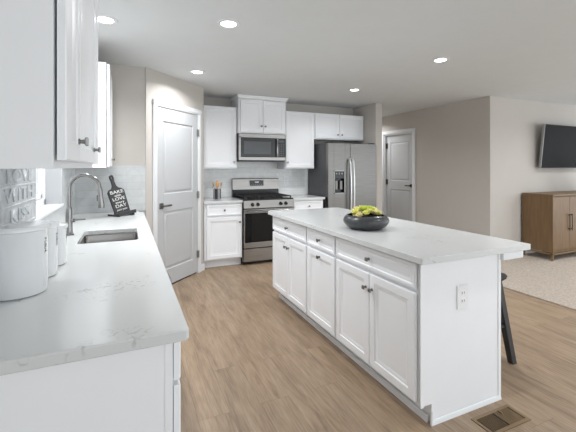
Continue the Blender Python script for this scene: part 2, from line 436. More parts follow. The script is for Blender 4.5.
def cabinet(name, label, loc, rz, wdt, depth, z0, z1, fronts, toe=0, group=None, cat='cabinet', extra=None, edge=0, hang=.003, km='pewter'):
    """fronts: list of (kind, x0, x1, z0, z1, knob_x, knob_z)"""
    t = thing(name, label, cat, loc, rz, group)
    b = B().box(0, wdt, 0, depth, z0, z1)
    if toe: b.box(0, wdt, .075, depth-.02, 0, z0+.002)
    if edge: b.box(-edge, 0.035, -.0005, .019, z0, z1)
    if extra: extra(b)
    obj('body', b, 'cab', t, smooth=False)
    for kind, a, c, e, f, kx, kz in fronts:
        p = obj(kind, front(B(), a, c, e, f, .026 if kind == 'drawer' else .055, -hang), 'cab', t)
        if kx is not None: knob(kx, kz, p, -.02-hang, km)
    return t

DZ0, DZ1, RZ0, RZ1 = .125, .705, .728, .866
def base_fronts(wd, mg=.012, double=True, knobx=None, kz=.612):
    fr = [('drawer', mg, wd-mg, RZ0, RZ1, wd/2, (RZ0+RZ1)/2)]
    if double:
        h = wd/2
        fr += [('door', mg, h-.002, DZ0, DZ1, h-.032, kz), ('door', h+.002, wd-mg, DZ0, DZ1, h+.032, kz)]
    else:
        fr += [('door', mg, wd-mg, DZ0, DZ1, knobx, kz)]
    return fr

# island: fronts face -x
IX = 1.42
yf = 3.54
G = 'island base cabinets'
cabinet('base_cabinet', 'white island base cabinet nearest the range, one wide drawer over two doors', (IX, yf, 0), -PI/2, .79, .61, .11, .880, base_fronts(.79), toe=1, group=G)
cabinet('base_cabinet', 'narrow white island base cabinet with a single door, between the two wide ones', (IX, yf-.79, 0), -PI/2, .465, .61, .11, .880, base_fronts(.465, double=False, knobx=.2325, kz=.665), toe=1, group=G)
cabinet('base_cabinet', 'white island base cabinet at the end with the wall outlet, drawer over two doors', (IX, yf-1.255, 0), -PI/2, .815, .61, .11, .880, base_fronts(.815), toe=1, group=G)
# island panelling
ip = thing('island_end_panel', 'smooth white end panel of the island below the worktop, with a moulded foot', 'panelling', (1.74, 1.46, 0))
def loc_b(b, ox, oy): return b.shift(Matrix.Translation((-ox, -oy, 0)))
b = B().box(1.422, 2.011, 1.455, 1.469, .11, .880).box(1.49, 2.011, 1.455, 1.469, 0, .11)
obj('end_panel', loc_b(b, 1.74, 1.46), 'cab', ip, smooth=False)
obj('corner_stile', loc_b(B().box(2.011, 2.030, 1.450, 1.469, .0, .880, .002), 1.74, 1.46), 'cab', ip)
obj('corner_stile', loc_b(B().box(1.405, 1.428, 1.446, 1.452, .11, .880, .001), 1.74, 1.46), 'cab', ip)
b = B().loops([[(1.478, 1.4545, 0), (1.478, 1.4545, .022), (1.478, 1.450, .020), (1.478, 1.445, .010), (1.478, 1.443, 0)],
         [(2.030, 1.4545, 0), (2.030, 1.4545, .022), (2.030, 1.450, .020), (2.030, 1.445, .010), (2.030, 1.443, 0)]])
obj('base_moulding', loc_b(b, 1.74, 1.46), 'trimw', ip)
obj('corner_post', loc_b(B().box(1.476, 1.489, 1.441, 1.4545, 0.0, .075, .002), 1.74, 1.46), 'trimw', ip)
ib = thing('island_back_panel', 'white back panel of the island behind the stool, with brackets under the overhang', 'panelling', (2.035, 2.5, 0))
obj('panel', loc_b(B().box(2.031, 2.042, 1.456, 3.54, 0, .880), 2.035, 2.5), 'cab', ib, smooth=False)
for y in (1.432, 2.45, 3.48):
    obj('bracket', loc_b(B().box(2.032 if y < 2 else 2.043, 2.212, y, y+.045, .825, .880, .002), 2.035, 2.5), 'cab', ib)
tag(obj('toe_board', B().box(1.472, 1.492, 1.472, 3.54, 0.0, .040, .004), 'trimw'), 'low white toe board along the floor under the island doors', 'toe board')

def slab(name, outer, z0, z1, holes, label, cat, m='quartz'):
    bm = bmesh.new(); edges = []
    def ring(pts):
        v = [bm.verts.new((x, y, z0)) for x, y in pts]
        for i in range(len(v)): edges.append(bm.edges.new((v[i], v[(i+1) % len(v)])))
    ring(outer)
    for h in holes: ring(h)
    bmesh.ops.triangle_fill(bm, use_beauty=True, edges=edges)
    r = bmesh.ops.extrude_face_region(bm, geom=bm.faces[:])
    bmesh.ops.translate(bm, vec=(0, 0, z1-z0), verts=[v for v in r['geom'] if isinstance(v, bmesh.types.BMVert)])
    b = B(); b.bm.free(); b.bm = bm
    o = obj(name, b, m, None)
    md = o.modifiers.new('edge', 'BEVEL'); md.width = .004; md.segments = 3; md.limit_method = 'ANGLE'; md.angle_limit = math.radians(60)
    return tag(o, label, cat)
def rpts(x0, x1, y0, y1, rad, n=5, cw=False):
    lp = []
    for cx, cy, a0 in ((x1-rad, y1-rad, 0), (x0+rad, y1-rad, PI/2), (x0+rad, y0+rad, PI), (x1-rad, y0+rad, 1.5*PI)):
        for k in range(n+1):
            a = a0+PI/2*k/n; lp.append((cx+rad*math.cos(a), cy+rad*math.sin(a)))
    return lp
slab('island_worktop', rpts(1.36, 2.222, 1.39, 3.575, .012, 3), .881, .914, [], 'white quartz slab topping the kitchen island, overhanging on the stool side', 'countertop')

# outlets
def outlet(label, loc, rz):
    t = thing('wall_outlet', label, 'outlet', loc, rz)
    obj('cover_plate', B().box(-.043, .043, -.007, 0, -.068, .068, .003), 'plas', t)
    for z in (-.022, .022):
        r = obj('receptacle', B().box(-.017, .017, -.0085, -.004, z-.015, z+.015, .003), 'plas', t)
        obj('slot', B().box(-.009, -.006, -.0095, -.006, z-.005, z+.007).box(.006, .009, -.0095, -.006, z-.005, z+.007), 'slot', r)
outlet('white double outlet on the end panel of the island', (1.717, 1.455, .652), 0)
outlet('white double outlet on the tiles to the right of the range', (2.42, YB-.009, 1.16), 0)

# left run: fronts face +x
LX = .122; FD = LX-XW-.009
def lft(b): b.box(-.002, .0, -.0, .022, .11, .880)
cabinet('base_cabinet', 'white base cabinet at the near end of the sink run, drawer above door', (LX, 1.09, 0), PI/2, .56, FD, .11, .880,
        [('drawer', .004, .55, .757, .872, .277, .81), ('door', .004, .55, .125, .742, .51, .66)], toe=1, extra=lft)
cabinet('sink_base_cabinet', 'white cabinet under the sink with two doors', (LX, 2.26, 0), PI/2, .90, FD, .11, .66,
        [('door', .012, .448, DZ0, .65, .415, .6), ('door', .452, .888, DZ0, .65, .485, .6)], toe=1)
obj('false_front', front(B(), .012, .888, .675, .866, .026), 'cab', bpy.data.objects['sink_base_cabinet'])
obj('front_rail', B().box(0, .90, 0, .02, .66, .880), 'cab', bpy.data.objects['sink_base_cabinet'], smooth=False)
cabinet('base_cabinet', 'white base cabinet between the sink cabinet and the pantry wall', (LX, 3.165, 0), PI/2, .86, FD, .11, .880, base_fronts(.86), toe=1)
dw = thing('dishwasher', 'stainless dishwasher under the sink counter with a bowed bar handle', 'dishwasher', (LX, 1.655, 0), PI/2)
obj('tub', B().box(.003, .598, 0, .55, .10, .875), 'fridge_side', dw)
obj('door', B().box(.003, .598, -.028, 0, .11, .872, .004), 'steel', dw)
obj('kick_plate', B().box(.003, .598, .06, .09, 0.0, .10), 'blk', dw)
obj('handle', B().tube([(.05, -.028, .80), (.055, -.05, .80), (.12, -.066, .80), (.30, -.078, .80), (.48, -.066, .80), (.545, -.05, .80), (.55, -.028, .80)], .012), 'nickel', dw)

SX0, SX1, SY0, SY1 = -.275, .070, 2.50, 3.0
slab('sink_worktop', [(XW+.009, 1.058), (.156, 1.058), (.164, 1.066), (.164, 4.06), (.12, 4.06-.035), (.12, YE-.08), (.1, YE-.012), (XW+.009, YE-.012)], .881, .914,
     [rpts(SX0, SX1, SY0, SY1, .03)], 'white quartz counter with the sink cut into it, running along the window wall', 'countertop')
sk = thing('sink', 'stainless steel undermount sink set in the window counter', 'sink', ((SX0+SX1)/2, (SY0+SY1)/2, .70))
def ctr(b): return b.shift(Matrix.Translation((-(SX0+SX1)/2, -(SY0+SY1)/2, -.70)))
b = B()
e = .004
b.rrect([(SX0-.02, SX1+.02, SY0-.02, SY1+.02, .8805), (SX0-e, SX1+e, SY0-e, SY1+e, .8805), (SX0-e+.003, SX1+e-.003, SY0-e+.003, SY1+e-.003, .872), (SX0+.006, SX1-.006, SY0+.006, SY1-.006, .72), (SX0+.03, SX1-.03, SY0+.03, SY1-.03, .70), (SX0+.12, SX1-.12, SY0+.2, SY1-.2, .697)], rad=.026)
obj('basin', ctr(b), 'steeld', sk)
obj('drain', B().lathe(0, 0, [(.045, -.002), (.045, .003), (.03, .003), (.025, -.001)]), 'nickel', sk)

# faucet
fx, fy = -.357, 2.85
fc = thing('faucet', 'tall brushed nickel gooseneck faucet behind the sink', 'faucet', (fx, fy, .914))
obj('base', B().lathe(0, 0, [(.030, 0), (.030, .006), (.026, .012), (.023, .02), (.021, .10), (.019, .17), (.0155, .19)]), 'nickel', fc)
pts = [(0, 0, .18), (0, 0, .27), (0, 0, .315)]
R_ = .092
for k in range(1, 15):
    a = PI - PI*k/15*1.03
    pts.append((R_+R_*math.cos(a), 0, .315+R_*math.sin(a)))
obj('neck', B().tube(pts, .0135, 14), 'nickel', fc)
ex = pts[-1]
obj('spray_head', B().tube([ex, (ex[0]+.003, 0, ex[2]-.02), (ex[0]+.006, 0, ex[2]-.07), (ex[0]+.012, 0, ex[2]-.125), (ex[0]+.013, 0, ex[2]-.15)], [.0145, .0165, .017, .021, .020], 16).box(ex[0]-.017, ex[0]-.008, -.008, .008, ex[2]-.10, ex[2]-.06, .003), 'nickel', fc)
obj('lever', B().cyl((0, 0, .10), (.035, -.018, .10), .012).tube([(.03, -.016, .10), (.06, -.02, .104), (.10, -.024, .106)], [.008, .006, .005]), 'nickel', fc)

# canisters
def canister(cx, cy, r, h, word, label, ang):
    t = thing('canister', label, 'canister', (cx, cy, .9145), 0, 'white ceramic canisters beside the sink')
    obj('jar', B().lathe(0, 0, [(r-.008, 0), (r-.002, .004), (r, .012), (r, h-.022), (r+.001, h-.020)], 64), 'enamel', t)
    obj('lid', B().lathe(0, 0, [(r+.002, h-.0198), (r+.006, h-.016), (r+.006, h-.006), (r+.002, h), (r-.008, h+.001), (r-.02, h+.002), (.02, h+.004)], 64), 'enamel', t)
    # lettering wrapped round the jar, running down its side
    for i, ch in enumerate(word):
        z = h*.79 - i*.0115
        d = Vector((math.cos(ang), math.sin(ang), 0))
        o = d*(r+.0006); o.z = z
        text('lettering', ch, .0155, basis(o, (0, 0, -1), Vector((0, 0, 1)).cross(d)*1), 'text', t, .0005)
canister(-.365, 1.617, .094, .250, 'FLOUR', 'largest white ceramic canister, lettered FLOUR, standing nearest the end of the sink counter', math.radians(-16))
canister(-.358, 1.838, .086, .224, 'SUGAR', 'middle-sized white ceramic canister standing between the largest and the smallest', math.radians(-10))
canister(-.340, 2.025, .077, .190, 'TEA', 'smallest white ceramic canister, standing closest to the sink', math.radians(-6))

# embossed metal sign on the window sill
sg = thing('metal_sign', 'embossed silver metal sign with rows of raised letters standing on the window sill', 'sign', (XW+.008, 2.104, WZ0))
obj('plate', B().box(-.006, .006, -.345, .345, 0, .40, .002), 'signm', sg)
bd = B()
for z in (.012, .117, .205, .288, .384): bd.box(.006, .011, -.325, .325, z-.004, z+.004, .0015)
obj('raised_band', bd, 'signm', sg)
for s, z in (('LOVE', .247), ('WITH', .161), ('KISS', .066)):
    text('raised_letters', s, .088, basis((.008, .0, z), (0, 1, 0), (0, 0, 1)), 'signm', sg, .004, sx=2.2)

# recipe stand: chopping-board shape leaning back, with ledge and rear strut
rs = thing('recipe_stand', 'charcoal board-shaped recipe stand with white lettering, leaning on the sink counter', 'stand', (-.02, 3.80, .915), math.radians(42))
rs.scale = (1.03, 1.03, 1.03)
tilt = Matrix.Rotation(math.radians(-17), 4, 'X') @ Matrix.Rotation(math.radians(-7), 4, 'Y')
prof = [(-.085, .03), (.085, .03), (.092, .235), (.07, .258), (.035, .268), (.02, .29), (.016, .33), (.022, .37), (.018, .388), (0, .395), (-.018, .388), (-.022, .37), (-.016, .33), (-.02, .29), (-.035, .268), (-.07, .258), (-.092, .235)]
bm_ = bmesh.new(); eds = []
for lp in (prof, [(.010*math.cos(a), .367+.012*math.sin(a)) for a in [2*PI*k/10 for k in range(10)]]):
    v = [bm_.verts.new((x, 0, z)) for x, z in lp]
    for i in range(len(v)): eds.append(bm_.edges.new((v[i], v[(i+1) % len(v)])))
bmesh.ops.triangle_fill(bm_, use_beauty=True, edges=eds)
r_ = bmesh.ops.extrude_face_region(bm_, geom=bm_.faces[:])
bmesh.ops.translate(bm_, vec=(0, .014, 0), verts=[v for v in r_['geom'] if isinstance(v, bmesh.types.BMVert)])
b = B(); b.bm.free(); b.bm = bm_
bd_ = obj('board', b.shift(tilt), 'board', rs)
obj('ledge', B().box(-.10, .10, -.045, .012, .012, .03, .003).box(-.10, .10, -.05, -.043, .012, .045, .002).shift(Matrix.Rotation(math.radians(-4), 4, 'Y')), 'board', rs)
obj('foot', B().box(-.09, -.075, -.04, .11, 0, .014, .003).box(.075, .09, -.04, .11, 0, .014, .003), 'board', rs)
obj('strut', B().tube([(-.0, .075, .19), (-.0, .125, .006)], .007).box(-.02, .02, .10, .114, 0.0, .014, .003), 'board', rs)
for s, z, sz in (('BAKE', .228, .043), ('with', .195, .030), ('LOVE', .163, .040), ('every', .130, .030), ('DAY', .096, .042), ('yum yum', .062, .028)):
    text('lettering', s, sz, tilt @ basis((.0, -.0008, z), (1, 0, 0), (0, 0, 1)), 'white_text', rs, .0006, sx=1.15 if s == 'yum yum' else 1.5)

# ------------------------------------------------------------------ left wall cupboards
UX = -.157; UD = UX-XW-.009
def upper(label, loc, rz, wd, dp, z0, z1, doors, group=None, name='wall_cabinet', hang=.003):
    return cabinet(name, label, loc, rz, wd, dp, z0, z1, doors, group=group, hang=hang, km='nickel')
UZ0, UZ1 = 1.372, 2.262
G = 'wall cabinets before the window'
upper('white wall cabinet directly above the near end of the sink counter', (UX, 1.0, 0), PI/2, .29, UD, UZ0, UZ1, [('door', .010, .284, UZ0+.02, UZ1-.01, .245, 1.452)], G, hang=.006)
upper('white wall cabinet next to the end one, before the window', (UX, 1.29, 0), PI/2, .58, UD, UZ0, UZ1, [('door', .006, .574, UZ0+.02, UZ1-.01, .52, 1.452)], G, hang=.006)
upper('narrow white wall cabinet without a knob, bordering the window', (UX, 1.87, 0), PI/2, .21, UD, UZ0, UZ1, [('door', .006, .204, UZ0+.02, UZ1-.01, None, 0)], G, hang=.006)
upper('white wall cabinet between the window and the pantry corner', (UX, 3.42, 0), PI/2, .66, UD, UZ0, UZ1, [('door', .010, .654, UZ0+.01, UZ1-.01, .60, 1.452)], hang=.006)

# ------------------------------------------------------------------ back wall
BF = 4.91; BD = YB-.01-BF
cabinet('base_cabinet', 'white base cabinet left of the range, drawer above door', (.955, BF, 0), 0, .53, BD, .11, .880,
        [('drawer', .03, .518, .712, .862, .27, .787), ('door', .03, .518, .125, .69, .485, .615)], toe=1)
cabinet('base_cabinet', 'white base cabinet right of the range, beside the refrigerator', (2.268, BF, 0), 0, .517, BD, .11, .880,
        [('drawer', .012, .505, .712, .862, .26, .787), ('door', .012, .505, .125, .69, .04, .615)], toe=1)
slab('worktop', [(.945, 4.875), (1.487, 4.875), (1.487, YB-.011), (.945, YB-.011)], .881, .914, [], 'short white quartz worktop left of the range', 'countertop')
slab('worktop', [(2.266, 4.875), (2.805, 4.875), (2.805, YB-.011), (2.266, YB-.011)], .881, .914, [], 'short white quartz worktop between the range and the refrigerator', 'countertop')
UB = 5.205; VZ0 = 1.352; UDB = YB-.001-UB
upper('tall white wall cabinet left of the microwave', (.955, UB, 0), 0, .535, UDB, VZ0, UZ1, [('door', .045, .525, VZ0+.015, UZ1-.012, .488, 1.452)])
upper('tall white wall cabinet right of the microwave', (2.268, UB, 0), 0, .517, UDB, VZ0, UZ1, [('door', .012, .505, VZ0+.015, UZ1-.012, .035, 1.452)])
upper('short wide white wall cabinet above the refrigerator', (2.787, UB, 0), 0, .968, UDB, 1.835, UZ1,
      [('door', .012, .470, 1.85, UZ1-.012, .432, 1.915), ('door', .476, .956, 1.85, UZ1-.012, .512, 1.915)])
mc = upper('raised white wall cabinet with crown moulding above the microwave', (1.496, 5.13, 0), 0, .752, YB-.001-5.13, 1.880, 2.40,
      [('door', .025, .374, 1.892, 2.372, .345, 1.985), ('door', .378, .727, 1.892, 2.372, .407, 1.985)])
b = B()
ls = []
for off, z in ((0, 2.385), (.004, 2.392), (.010, 2.395), (.022, 2.418), (.028, 2.420), (.030, 2.434), (.0, 2.436)):
    ls.append([(-off, -off-.02, z), (.752+off, -off-.02, z), (.752+off, YB-5.135, z), (-off, YB-5.135, z)])
b.loops(ls)
obj('crown_moulding', b, 'cab', mc)

# microwave
mw = thing('microwave', 'stainless over-the-range microwave with black window', 'microwave', (1.497, 5.115, 1.475))
W = .747
obj('case', B().box(0, W, .02, .39, .0, .398), 'fridge_side', mw)
f_ = obj('front_panel', B().box(0, W, 0, .02, .340, .398, .002).box(0, W, 0, .02, 0.005, .052, .002).box(0, .03, 0, .02, .05, .354, .001), 'steel', mw)
dr = obj('door', B().box(.03, .575, -.004, .02, .054, .338, .003), 'panelblk', mw)
obj('window', B().box(.075, .50, -.006, -.003, .095, .285, .001), 'mwglass', dr)
obj('handle', B().box(.585, .61, -.034, -.018, .06, .333, .005, 2).box(.589, .606, -.02, .005, .07, .09).box(.589, .606, -.02, .005, .315, .335), 'nickel', mw)
pn = obj('control_panel', B().box(.575, W-.012, 0, .02, .054, .338, .001).box(W-.012, W, 0, .02, .054, .338), 'panelblk', mw)
kb = B()
for i in range(3):
    for j in range(6): kb.box(.627+i*.033, .650+i*.033, -.002, .001, .075+j*.032, .093+j*.032)
obj('keypad', kb, mat('keypad_grey', lin(70, 72, 75), .4), pn)
obj('display', B().box(.627, .715, -.002, .001, .280, .312), mat('display_glass', lin(60, 70, 74), .1), pn)
obj('vent_grille', B().box(.02, W-.02, .03, .36, -.014, .0), 'blk', mw)

# range
rg = thing('gas_range', 'stainless gas range with black oven window and cast iron grates', 'range', (1.492, 4.86, 0))
W = .764
obj('body', B().box(.002, W-.002, .03, .63, .04, .905), 'blk', rg)
obj('drawer', B().box(.004, W-.004, 0, .03, .048, .226, .004), 'steel', rg)
od = obj('oven_door', B().box(.004, W-.004, -.006, .03, .240, .318, .003).box(.004, .018, -.006, .03, .316, .73).box(W-.018, W-.004, -.006, .03, .316, .73).box(.004, W-.004, -.006, .03, .725, .785, .004), 'steel', rg)
obj('oven_window', B().box(.018, W-.018, -.007, .02, .318, .727, .002), 'glassblk', od)
obj('handle', B().tube([(.05, -.006, .755), (.05, -.05, .755)], .009).tube([(W-.05, -.006, .755), (W-.05, -.05, .755)], .009).tube([(.03, -.052, .755), (W-.03, -.052, .755)], .013), 'nickel', od)
cp = obj('knob_panel', B().loops([[(.0, -.02, .80), (.0, .03, .80), (.0, .03, .905), (.0, .0, .905)], [(W, -.02, .80), (W, .03, .80), (W, .03, .905), (W, .0, .905)]]), 'steel', rg)
for kx in (.125, .205, .555, .635):
    obj('knob', B().cyl((kx, -.008, .852), (kx, -.022, .850), .026, .024, 20).cyl((kx, -.02, .850), (kx, -.045, .846), .021, .018, 20).box(kx-.004, kx+.004, -.050, -.04, .83, .862, .001), 'blk', cp)
obj('cooktop', B().box(0, W, -.0, .57, .905, .925, .004), 'blk', rg)
for (x0, x1) in ((.03, .26), (.265, .50), (.505, .735)):
    gb = B()
    for x in (x0, (x0+x1)/2, x1): gb.box(x-.006, x+.006, .04, .54, .947, .961, .002)
    for y in (.04, .165, .29, .415, .54): gb.box(x0, x1, y-.006, y+.006, .947, .961, .002)
    for x in (x0, x1):
        for y in (.04, .54): gb.box(x-.007, x+.007, y-.007, y+.007, .923, .95)
    obj('grate', gb, 'iron', rg)
for x, y in ((.15, .16), (.15, .42), (.382, .29), (.61, .16), (.61, .42)):
    obj('burner', B().lathe(x, y, [(.045, .924), (.045, .934), (.03, .936), (.03, .944), (.02, .946)], 24), 'iron', rg)
obj('riser', B().box(.0, W, .57, .64, .905, 1.035), 'blk', rg)
bg = obj('backguard', B().loops([[(.0, .562, 1.03), (.0, .64, 1.03), (.0, .64, 1.20), (.0, .59, 1.20), (0, .578, 1.19)], [(W, .562, 1.03), (W, .64, 1.03), (W, .64, 1.20), (W, .59, 1.20), (W, .578, 1.19)]]), 'steel', rg)
dp_ = obj('display_panel', B().box(.275, .50, .558, .575, 1.085, 1.17, .002), 'panelblk', bg)
text('clock_digits', '12:00', .03, basis((.385, .557, 1.14), (1, 0, 0), (0, 0, 1)), 'lcd', dp_, .0005)
kb = B()
for i in range(6): kb.box(.29+i*.033, .312+i*.033, .5565, .559, 1.098, 1.108)
obj('button_row', kb, mat('button_grey', lin(120, 122, 124), .4), dp_)
for x in (.03, W-.03): obj('foot', B().cyl((x, .08, 0), (x, .08, .05), .015), 'blk', rg)
obj('kick_plate', B().box(.01, W-.01, .05, .07, .005, .046), 'blk', rg)

# refrigerator
fg = thing('refrigerator', 'stainless side-by-side refrigerator with dark sides and an ice dispenser', 'refrigerator', (2.83, 4.83, 0))
W = .912; FH = 1.755
obj('case', B().box(0, W, .075, .66, .012, FH, .003), 'fridge_side', fg)
dz0, dz1, dx0, dx1 = .965, 1.325, .105, .305
ld = B()
SPL = .402
ld.box(.002, dx0, 0, .07, .02, FH-.003, .003).box(dx1, SPL, 0, .07, .02, FH-.003, .003).box(dx0, dx1, 0.0008, .07, .02, dz0).box(dx0, dx1, 0.0008, .07, dz1, FH-.0035).box(dx0, dx1, .06, .07, dz0, dz1)
ldo = obj('freezer_door', ld, 'fridge_steel', fg, smooth=False)
dsp = B().box(dx0, dx1, -.004, .008, dz0, dz0+.012).box(dx0, dx1, -.004, .008, dz1-.012, dz1).box(dx0, dx0+.012, -.004, .008, dz0, dz1).box(dx1-.012, dx1, -.004, .008, dz0, dz1)
db = obj('dispenser_bezel', dsp, 'nickel', ldo)
obj('dispenser_cavity', B().box(dx0, dx1, .05, .06, dz0, dz1).box(dx0+.012, dx1-.012, 0, .05, dz0+.012, dz0+.02).box(dx0+.012, dx0+.016, .0, .05, dz0, dz1).box(dx1-.016, dx1-.012, 0, .05, dz0, dz1), 'blk', ldo)
obj('dispenser_controls', B().box(dx0+.012, dx1-.012, .004, .05, dz1-.125, dz1-.012, .002), 'panelblk', ldo)
pd = B()
for i in range(3): pd.box(.14+i*.05, .165+i*.05, .001, .005, dz1-.06, dz1-.035)
obj('control_buttons', pd, 'pewter', ldo)
obj('dispenser_paddle', B().box(.14, .185, .02, .032, dz0+.06, dz0+.20, .003).box(.225, .27, .02, .032, dz0+.06, dz0+.20, .003), 'pewter', ldo)
rd = obj('fridge_door', B().box(SPL+.006, W-.002, 0, .07, .02, FH-.003, .003), 'fridge_steel', fg)
for x, par in ((SPL-.026, ldo), (SPL+.034, rd)):
    obj('handle', B().tube([(x, 0, 1.50), (x, -.03, 1.505), (x, -.052, 1.44), (x, -.066, 1.2), (x, -.068, 1.0), (x, -.066, .8), (x, -.052, .56), (x, -.03, .50), (x, 0, .505)], .0135, 12), 'bright_steel', par)
obj('badge', B().cyl((W-.035, 0, 1.69), (W-.035, -.003, 1.69), .016), 'pewter', rd)
obj('foot_grille', B().box(.01, W-.01, .03, .08, 0, .055), 'blk', fg)
obj('hinge_cover', B().box(.01, .09, .03, .12, FH, FH+.014, .003).box(W-.09, W-.01, .03, .12, FH, FH+.014, .003), 'blk', fg)

# utensil crock and spoons
cx, cy = 1.212, 5.26
ck = thing('utensil_crock', 'black and white striped crock holding wooden spoons left of the range', 'crock', (cx, cy, .9145))
obj('pot', B().lathe(0, 0, [(.050, 0), (.054, .004), (.055, .01), (.055, .142), (.052, .145), (.050, .142), (.050, .012), (.02, .010)], 40), 'crock', ck)
spl = ['wooden spoon with a broad round bowl, facing forward in the middle of the crock',
       'wooden spoon leaning left in the striped crock', 'wooden spoon leaning right in the striped crock',
       'flat wooden spatula standing at the rear right of the striped crock', 'dark thin-handled utensil leaning far left in the crock']
def spoon(i, lean, az, ln, wd, label, m='wood_sp'):
    t = thing('wooden_spoon' if m == 'wood_sp' else 'spatula', label, 'spoon' if m == 'wood_sp' else 'spatula', (cx+.014*math.cos(az), cy+.014*math.sin(az), .9285), 0, 'utensils in the crock')
    d = Vector((math.cos(az)*math.sin(lean), math.sin(az)*math.sin(lean), math.cos(lean)))
    obj('handle', B().tube([d*0, d*(ln-.05)], [.0055, .0065], 8), m, t)
    c_ = d*ln
    b = B().sphere((0, 0, 0), wd, (1, .28, 1.35), 14)
    rt = d.to_track_quat('Z', 'Y').to_matrix().to_4x4()
    obj('bowl', b.shift(Matrix.Translation(c_) @ rt), m, t)
spoon(0, math.radians(4), math.radians(-90), .197, .031, spl[0])
spoon(1, math.radians(13), math.radians(185), .200, .027, spl[1])
spoon(2, math.radians(13), math.radians(-5), .200, .027, spl[2])
spoon(3, math.radians(8), math.radians(75), .228, .020, spl[3])
spoon(4, math.radians(19), math.radians(160), .165, .009, spl[4], 'board')

# bowl of succulents on the island
bx, by = 1.655, 2.262
bo = thing('planter_bowl', 'low charcoal stoneware bowl planted with yellow-green succulents on the island', 'bowl', (bx, by, .9145))
prof = [(.095, 0), (.115, .003), (.145, .018), (.166, .042), (.171, .060), (.164, .082), (.146, .099), (.138, .103), (.134, .100), (.142, .090), (.150, .075)]
obj('vessel', B().lathe(0, 0, prof, 56, True, False), 'bowl', bo)
obj('soil', B().lathe(0, 0, [(.149, .076), (.10, .083), (.05, .086), (.01, .087)], 32, False, True), 'soil', bo)
def rosette(r, m, seed):
    rnd = random.Random(seed); b = B()
    for ring, (n, el, ln) in enumerate(((7, 22, 1.0), (7, 45, .95), (6, 64, .85), (4, 80, .7))):
        for k in range(n):
            az = 2*PI*k/n+ring*.5+rnd.uniform(-.1, .1); e_ = math.radians(el+rnd.uniform(-6, 6)); l_ = r*ln
            w_ = r*.26
            mt = Matrix.Rotation(az, 4, 'Z') @ Matrix.Rotation(-e_, 4, 'Y')
            ls = []
            for tt, ww, zz in ((0.02, .35, 0), (.35, .9, .01), (.65, 1.0, .04), (.88, .6, .10), (1.0, .1, .16)):
                ls.append([mt @ Vector((l_*tt, w_*ww*c, r*zz+w_*.28*s)) for c, s in ((-1, 0), (0, .8), (1, 0), (0, -.8))])
            b.loops(ls)
    return b
protos = {}
words_m = {'succ1': 'yellow-green', 'succ2': 'bright green', 'succ3': 'cream and pink'}
spots = [(-.100, -.045, .036, 'succ3'), (-.055, -.070, .034, 'succ1'), (-.010, -.060, .034, 'succ1'), (.038, -.075, .032, 'succ3'), (.085, -.060, .034, 'succ1'),
         (-.080, .005, .044, 'succ1'), (-.030, -.005, .050, 'succ2'), (.020, -.010, .044, 'succ2'), (.065, .000, .048, 'succ1'), (.110, .000, .034, 'succ3'),
         (-.050, .050, .048, 'succ3'), (.0, .050, .046, 'succ1'), (.050, .055, .048, 'succ2'), (.095, .050, .034, 'succ1'), (-.095, .050, .034, 'succ2'), (.01, .095, .036, 'succ1'), (-.04, .095, .034, 'succ1'),
         (.118, -.035, .020, 'succ1'), (-.128, -.015, .018, 'succ3')]
desc = {0: 'left front edge', 5: 'left'}
for i, (x, y, r, m) in enumerate(spots):
    if m not in protos:
        o = obj('succulent', rosette(1.0, m, len(protos)), m); protos[m] = o
    else:
        o = protos[m].copy(); C.objects.link(o)
    o.location = (bx+x*.93, by+y*.93, .9145+.094+max(0, .040*(1-(x*x+y*y*.6)/.013))); o.scale = (r*1.0,)*3
    o.rotation_euler = (random.uniform(-.2, .2)-y*3, x*4, random.uniform(0, 6))
    tag(o, words_m[m]+' rosette succulent growing in the charcoal bowl on the island', 'succulent', words_m[m]+' succulents in the charcoal bowl')

# bar stool under the overhang
st = thing('bar_stool', 'black wooden counter stool tucked under the island overhang', 'stool', (2.30, 1.895, 0))
sx, sy, sz = .195, .165, .600
b = B(); ls = []
for i in range(9):
    x = -sx+2*sx*i/8; zz = sz-.018+.022*(abs(x)/sx)**2
    ls.append([(x, -sy, zz-.008), (x, -sy+.02, zz+.004), (x, sy-.02, zz+.004), (x, sy, zz-.008), (x, sy-.01, zz-.034), (x, -sy+.01, zz-.034)])
b.loops(ls)
obj('seat', b, 'stool', st)
legs = [((-.135, -.125), (-.19, -.215)), ((.135, -.125), (.178, -.212)), ((-.135, .125), (-.19, .205)), ((.145, .125), (.195, .205))]
for (tx, ty), (ex_, ey_) in legs:
    h = .023
    obj('leg', B().loops([[(tx-h, ty-h, .572), (tx+h, ty-h, .572), (tx+h, ty+h, .572), (tx-h, ty+h, .572)], [(ex_-.02, ey_-.02, 0), (ex_+.02, ey_-.02, 0), (ex_+.02, ey_+.02, 0), (ex_-.02, ey_+.02, 0)]]), 'stool', st)
def lp_(l, z):
    (tx, ty), (e1, e2) = l; k = 1-z/.572; return (tx+(e1-tx)*k, ty+(e2-ty)*k, z)
for a, c, z in ((0, 1, .25), (2, 3, .25), (0, 2, .33), (1, 3, .33)):
    obj('stretcher', B().tube([lp_(legs[a], z), lp_(legs[c], z)], .012, 8), 'stool', st)

